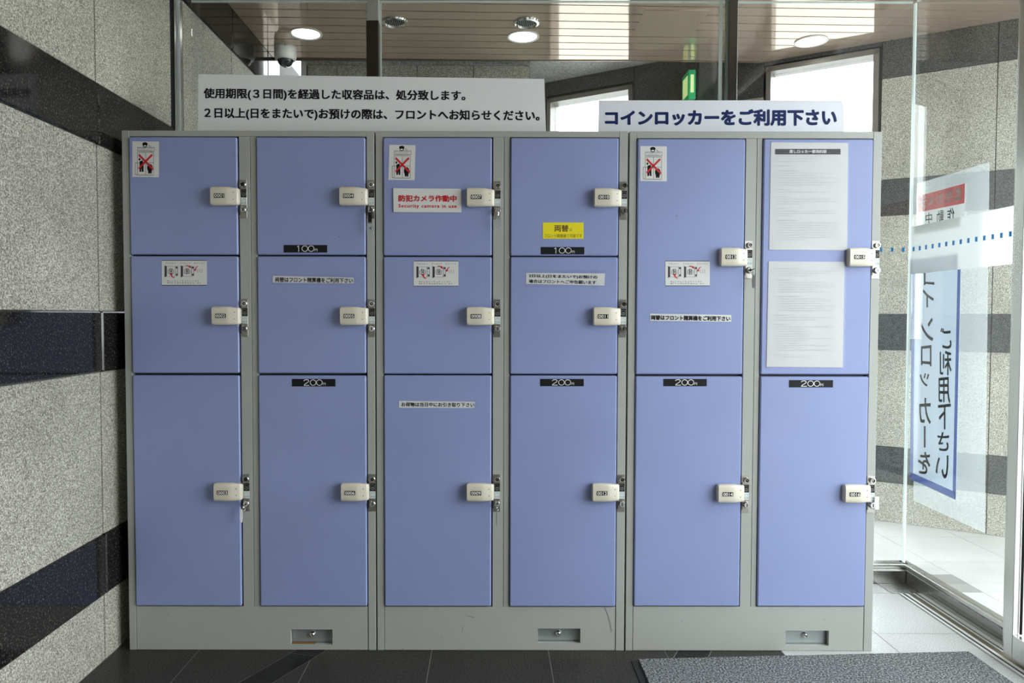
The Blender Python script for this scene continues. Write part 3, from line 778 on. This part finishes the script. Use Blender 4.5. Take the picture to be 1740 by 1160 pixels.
# ---- keys in the locks
def lockpos(U, ci, ri):
    cols, rows = DOORS[U]; return Vector((UX[U]+cols[ci][1]+.0035+.0170, D-.014, PLTOP[U][ri]-.101))
def key(label, U, ci, ri, bow, tagspec, m_key=CHROME, ring=True):
    q = lockpos(U, ci, ri); root = empty('key', q); tag(root, label, 'key', 'keys left in the locks')
    bm = bmesh.new(); box(bm, -.001, .001, -.012, .001, -.004, .004)
    box(bm, -.0012, .0012, -.026, -.0115, -.009, .007, bev=.001, seg=2)
    bmesh.ops.rotate(bm, verts=bm.verts, cent=(0, 0, 0), matrix=Matrix.Rotation(math.radians(bow), 3, 'Y')); new('key_bow', bm, m_key, root, 40)
    if ring:
        bm = bmesh.new()
        R0, r1 = .0065, .0007; rs = []
        for k in range(20):
            a = 2*math.pi*k/20; c = Vector((0, -.020+.004*math.cos(a)*0, -.0125+R0*math.sin(a))) + Vector((R0*math.cos(a)*.5, R0*math.cos(a)*.5, 0))
            rs.append([bm.verts.new(c+Vector((math.cos(b)*r1*math.cos(a), math.cos(b)*r1*.5, math.sin(b)*r1+math.cos(b)*r1*math.sin(a)))) for b in (0, math.pi*2/3, math.pi*4/3)])
        for k in range(20):
            A_, B_ = rs[k], rs[(k+1) % 20]
            for j in range(3): bm.faces.new((A_[j], A_[(j+1) % 3], B_[(j+1) % 3], B_[j]))
        new('key_ring', bm, m_key, root, 60)
    if tagspec:
        (dx, dz, wx, hz, m_, txt) = tagspec
        bm = bmesh.new(); n = 24
        pts = [(dx+wx/2*math.copysign(abs(math.cos(2*math.pi*k/n))**.8, math.cos(2*math.pi*k/n)), -.019, dz+hz/2*math.copysign(abs(math.sin(2*math.pi*k/n))**.8, math.sin(2*math.pi*k/n))) for k in range(n)]
        prism(bm, pts, (0, -.0022, 0)); t_ = new('key_tag', bm, m_, root)
        if txt:
            P = Print(lambda x, z: Vector((x, -.0216, z))); P.box_text(txt, dx-.004, dz+.006, dx+.004, dz-.006, .01); P.done('tag_number', BLACK, t_)
    return root
key('silver key with narrow white tag in the lock of door 0003', 0, 0, 2, 35, (-.0085, -.036, .0085, .047, mat('white_tag', (.85, .85, .83), .35), None))
key('dark key bunch with clear tag numbered 4 in the lock of door 0004', 0, 1, 0, 8, (0.001, -.066, .026, .040, CLEAR, '4'), BLK)
key('silver key with clear tag in the lock of door 0007', 1, 0, 0, 30, (.002, -.045, .018, .05, CLEAR, None))
key('silver key with thin edge-on tag in the lock of door 0009', 1, 0, 2, 50, (-.003, -.045, .0025, .050, GREYTAG, None))
key('black-headed key with grey oval tag in the lock of door 0013', 2, 0, 0, 60, (.004, -.040, .011, .046, GREYTAG, None), BLK)
# dark little key blades on 0004
bm = bmesh.new()
for dx, a in ((-.004, 8), (.002, -6)):
    vs = box(bm, dx-.0035, dx+.0035, -.018, -.016, -.050, -.012, bev=.0006, seg=1)
k4 = [o for o in COL.objects if o.get('label', '').endswith('door 0004') and o.get('category') == 'key'][0]
new('key_blade', bm, BLK, k4)
q = lockpos(2, 1, 1)
bm = bmesh.new(); box(bm, .006, .0225, -.004, -.001, -.016, .030, bev=.002); o = new('plastic_tag', bm, WHITE); o.location = q+Vector((0, .008, 0)); tag(o, 'small white plastic tag sticking out beside the lock of door 0016', 'tag')

# ---- two long boards standing on the lockers
YB = D+.055
def board(name, label, quad, m, lines, mt, bold, chip=None):
    pts = [at(x, y, 1, YB) for x, y in quad]
    for p_ in pts:
        if p_.z < 1.83: p_.z = LH+.0005
    c = (pts[0]+pts[2])/2; c.z = LH
    bm = bmesh.new(); prism(bm, [p_-c for p_ in pts], (0, .008, 0)); o = new(name, bm, m); o.location = c
    tag(o, label, 'sign')
    P = Print(lambda px, py: at(px, py, 1, YB-.0006)-c)
    for t, q in lines: P.text(t, *q, bold)
    P.done('lettering', mt, o)
    return o
board('sign_board', 'long pale grey board with two lines of black text on the left lockers', [(337, 126), (925, 134), (928, 223), (336.5, 221)], GREYC,
      [('使用期限(３日間)を経過した収容品は、処分致します。', [(346, 149.5), (791, 153.5), (791, 173.5), (346, 169.5)]),
       ('２日以上(日をまたいで)お預けの際は、フロントへお知らせください。', [(347, 182.5), (917, 187.5), (917, 208), (347, 203)])], BLACK, .04)
board('sign_board', 'shorter pale board with bold navy coin-locker text on the right locker', [(1018, 170.5), (1431, 170.5), (1431.5, 176), (1433.5, 178), (1434.5, 225), (1017, 224)], BOARD2,
      [('コインロッカーをご利用下さい', [(1028, 186.5), (1422, 184.5), (1422, 214), (1028, 213.5)])], NAVY, .085)
bm = bmesh.new(); box(bm, -.012, .012, -.012, .012, 0, .010, bev=.004); o = new('foam_pad', bm, WHITE); q = at(1482, 222, 1, D+.05); o.location = (q.x-.008, D+.05, LH+.0005)
tag(o, 'small white pad lying on the right end of the locker top', 'pad')

# ---- films and posters on the side glass (read from outside, so mirrored here)
PX = GX+.0065
side = lambda px, py: at(px, py, 0, PX)
def spr(name, label, pts, m, th=.0004, x=PX, cat='poster'):
    P = [at(a, b_, 0, x) for a, b_ in pts]; c = sum(P, Vector())/len(P)
    bm = bmesh.new(); prism(bm, [p_-c for p_ in P], (th, 0, 0)); o = new(name, bm, m); o.location = c; tag(o, label, cat)
    return o, c
o, c = spr('reflection_sheet', 'hazy clear sheet standing in for a reflection in the side glass', [(1558, 312), (1680, 275.5), (1672, 905), (1552, 850)], REFLHAZE, .003, GX+.011, 'sheet')  # pale haze of a reflection, painted as a see-through sheet behind the pane
po, c = spr('window_poster', 'tall blue-bordered coin locker poster on the side glass, text seen mirrored', [(1551, 440), (1633, 430), (1624, 849), (1546, 813)], PFILM)
q2 = lambda px, py: side(px, py)-c-Vector((.0006, 0, 0))
P = Print(q2)
P.quad((1551, 440), (1556, 439), (1551.5, 806), (1546, 813)).quad((1628, 431), (1633, 430), (1624, 849), (1619, 834)).quad((1546, 801), (1624, 836), (1624, 849), (1546, 813))
P.done('blue_border', PBLUE, po)
P = Print(q2)
def ch(t, x0, x1, y0, y1, slope=.0):
    s_ = (x1-x0)*.12
    P.text(t, (x1, y0-s_), (x0, y0), (x0, y1), (x1, y1+s_), .03)
for t, x0, x1, y0, y1 in [('コ', 1570, 1588, 458, 484), ('イ', 1568, 1587, 492, 521), ('ン', 1565, 1586, 542, 577), ('ロ', 1565, 1583, 588, 620), ('ッ', 1563, 1579, 635, 655), ('カ', 1562, 1582, 677, 718), ('I', 1570, 1573, 724, 760), ('を', 1560, 1581, 769, 804),
                          ('ご', 1598, 1617, 557, 591), ('利', 1597, 1617, 597, 636), ('用', 1595, 1615, 642, 683), ('下', 1594, 1616, 688, 728), ('さ', 1593, 1613, 735, 765), ('い', 1590, 1612, 776, 811)]:
    ch(t, x0, x1, y0, y1)
P.done('lettering', PTXT, po)
po, c = spr('camera_poster', 'small red and white surveillance camera poster on side glass, mirrored text', [(1560, 333), (1640, 311.5), (1638, 385), (1559, 398)], PTXW)
q2 = lambda px, py: side(px, py)-c-Vector((.0006, 0, 0))
P = Print(q2); P.quad((1560, 333), (1640, 311.5), (1639, 345), (1560, 361)).done('red_panel', PRED, po)
P = Print(lambda a, b_: q2(a, b_)-Vector((.0006, 0, 0))); P.text('監視カメラ', (1634, 317), (1565, 335), (1565, 355), (1634, 340), .03); P.done('white_lettering', PTXW, po)
P = Print(q2)
P.text('作', (1622, 352), (1610, 354.5), (1610, 376), (1622, 374), .02).text('動', (1604, 356), (1592, 358.5), (1592, 380), (1604, 378), .02).text('中', (1584, 360), (1573, 362), (1573, 381), (1584, 380), .02)
P.done('lettering', PTXT, po)

# ---- entrance mat
bm = bmesh.new(); ml = .484
mp = [(.484, 2.452), (1.668, 2.514), (1.668, 1.2), (.484, 1.2)]
mt = empty('door_mat', (1.08, 1.8, 0)); tag(mt, 'grey speckled entrance mat with black rubber edge on the dark floor', 'mat')
bm = bmesh.new(); prism(bm, [(x-1.08, y-1.8, 0) for x, y in mp], (0, 0, .004)); new('rubber_edge', bm, RUBBER, mt)
mp2 = [(.508, 2.446), (1.662, 2.506), (1.662, 1.21), (.508, 1.21)]
bm = bmesh.new(); prism(bm, [(x-1.08, y-1.8, .004) for x, y in mp2], (0, 0, .008)); new('pile', bm, MATM, mt)

# ---- porch ceiling fittings
def downlight(x, y, label, rad=.088):
    root = empty('downlight', (x, y, CZ)); tag(root, label, 'ceiling light', 'round downlights in the porch ceiling')
    bm = bmesh.new(); lathe(bm, (0, 0, 0), [(rad, -.0005), (rad, -.005), (rad-.007, -.006), (rad-.014, -.001)], seg=36); new('trim_ring', bm, LAMPW, root, 50)
    bm = bmesh.new(); lathe(bm, (0, 0, 0), [(rad-.013, -.0015), (rad-.030, -.0008), (.0005, -.0006)], seg=36); new('reflector', bm, BULB, root, 50)
for x, y, l in [(-1.004, 4.076, 'white round downlight beside the dome camera on the left'), (.186, 4.114, 'white round downlight behind the slotted vent in mid ceiling'), (1.802, 4.176, 'white round downlight nearest the big bright window on the right')]:
    downlight(x, y, l)
def vent(x, y, label):
    root = empty('ceiling_vent', (x, y, CZ)); tag(root, label, 'vent', 'round chrome vents in the porch ceiling')
    bm = bmesh.new(); lathe(bm, (0, 0, 0), [(.070, -.0005), (.068, -.008), (.058, -.012), (.050, -.006), (.048, 0)], seg=32); new('rim', bm, CHROME, root, 50)
    bm = bmesh.new(); cyl(bm, (0, 0, -.0015), .049, .002, 'Z', 28); new('backing', bm, BLK, root)
    bm = bmesh.new()
    for k in range(9):
        xx = -.040+.010*k; hh = math.sqrt(max(.048**2-xx*xx, 0))
        box(bm, xx-.0010, xx+.0010, -hh, hh, -.006, -.0028)
    new('grille_bars', bm, ZINC, root)
vent(-.497, 3.913, 'round chrome ceiling vent just right of the dark post'); vent(.192, 3.918, 'round chrome slotted vent in front of the middle downlight')
root = empty('dome_camera', (-1.173, 4.28, CZ)); tag(root, 'white dome security camera hanging under the porch ceiling at left', 'security camera')
bm = bmesh.new(); lathe(bm, (0, 0, 0), [(.0005, 0), (.062, 0), (.064, -.010), (.064, -.016), (.062, -.018), (.063, -.055), (.057, -.072), (.048, -.076), (.046, -.070)], seg=36); new('housing', bm, LAMPW, root, 50)
bm = bmesh.new(); lathe(bm, (0, 0, -.070), [(.046*math.cos(math.radians(a)), -.046*math.sin(math.radians(a))) for a in range(0, 90, 10)]+[(.0004, -.046)], seg=32); new('smoked_dome', bm, mat('smoked_dome', (.015, .03, .035), .06, coat=1.), root, 80)
bm = bmesh.new(); cyl(bm, (.015, -.062, -.008), .003, .006, 'Y', 10); new('screw', bm, BLK, root)
root = B('ceiling_hatch', SLAT, None, .78, 1.11, 3.76, 4.02, CZ-.003, CZ-.0005)
tag(root, 'square bronze access hatch flush in the slatted porch ceiling', 'hatch')
es = empty('exit_sign', ob(1.76, 0, 2.50)); tag(es, 'narrow green lit exit sign on the dark wall between the windows', 'exit sign')
bm = bmesh.new(); box(bm, -.022, .022, -.16, -.005, .02, .20, bev=.003); new('housing', bm, GREEN, es)
bm = bmesh.new(); box(bm, -.024, -.0222, -.14, -.03, .05, .17); new('lit_face', bm, LIME, es)
bm = bmesh.new(); box(bm, -.010, .010, -.162, -.1602, .06, .17, bev=.0005, seg=1); new('figure_strip', bm, LIME, es)
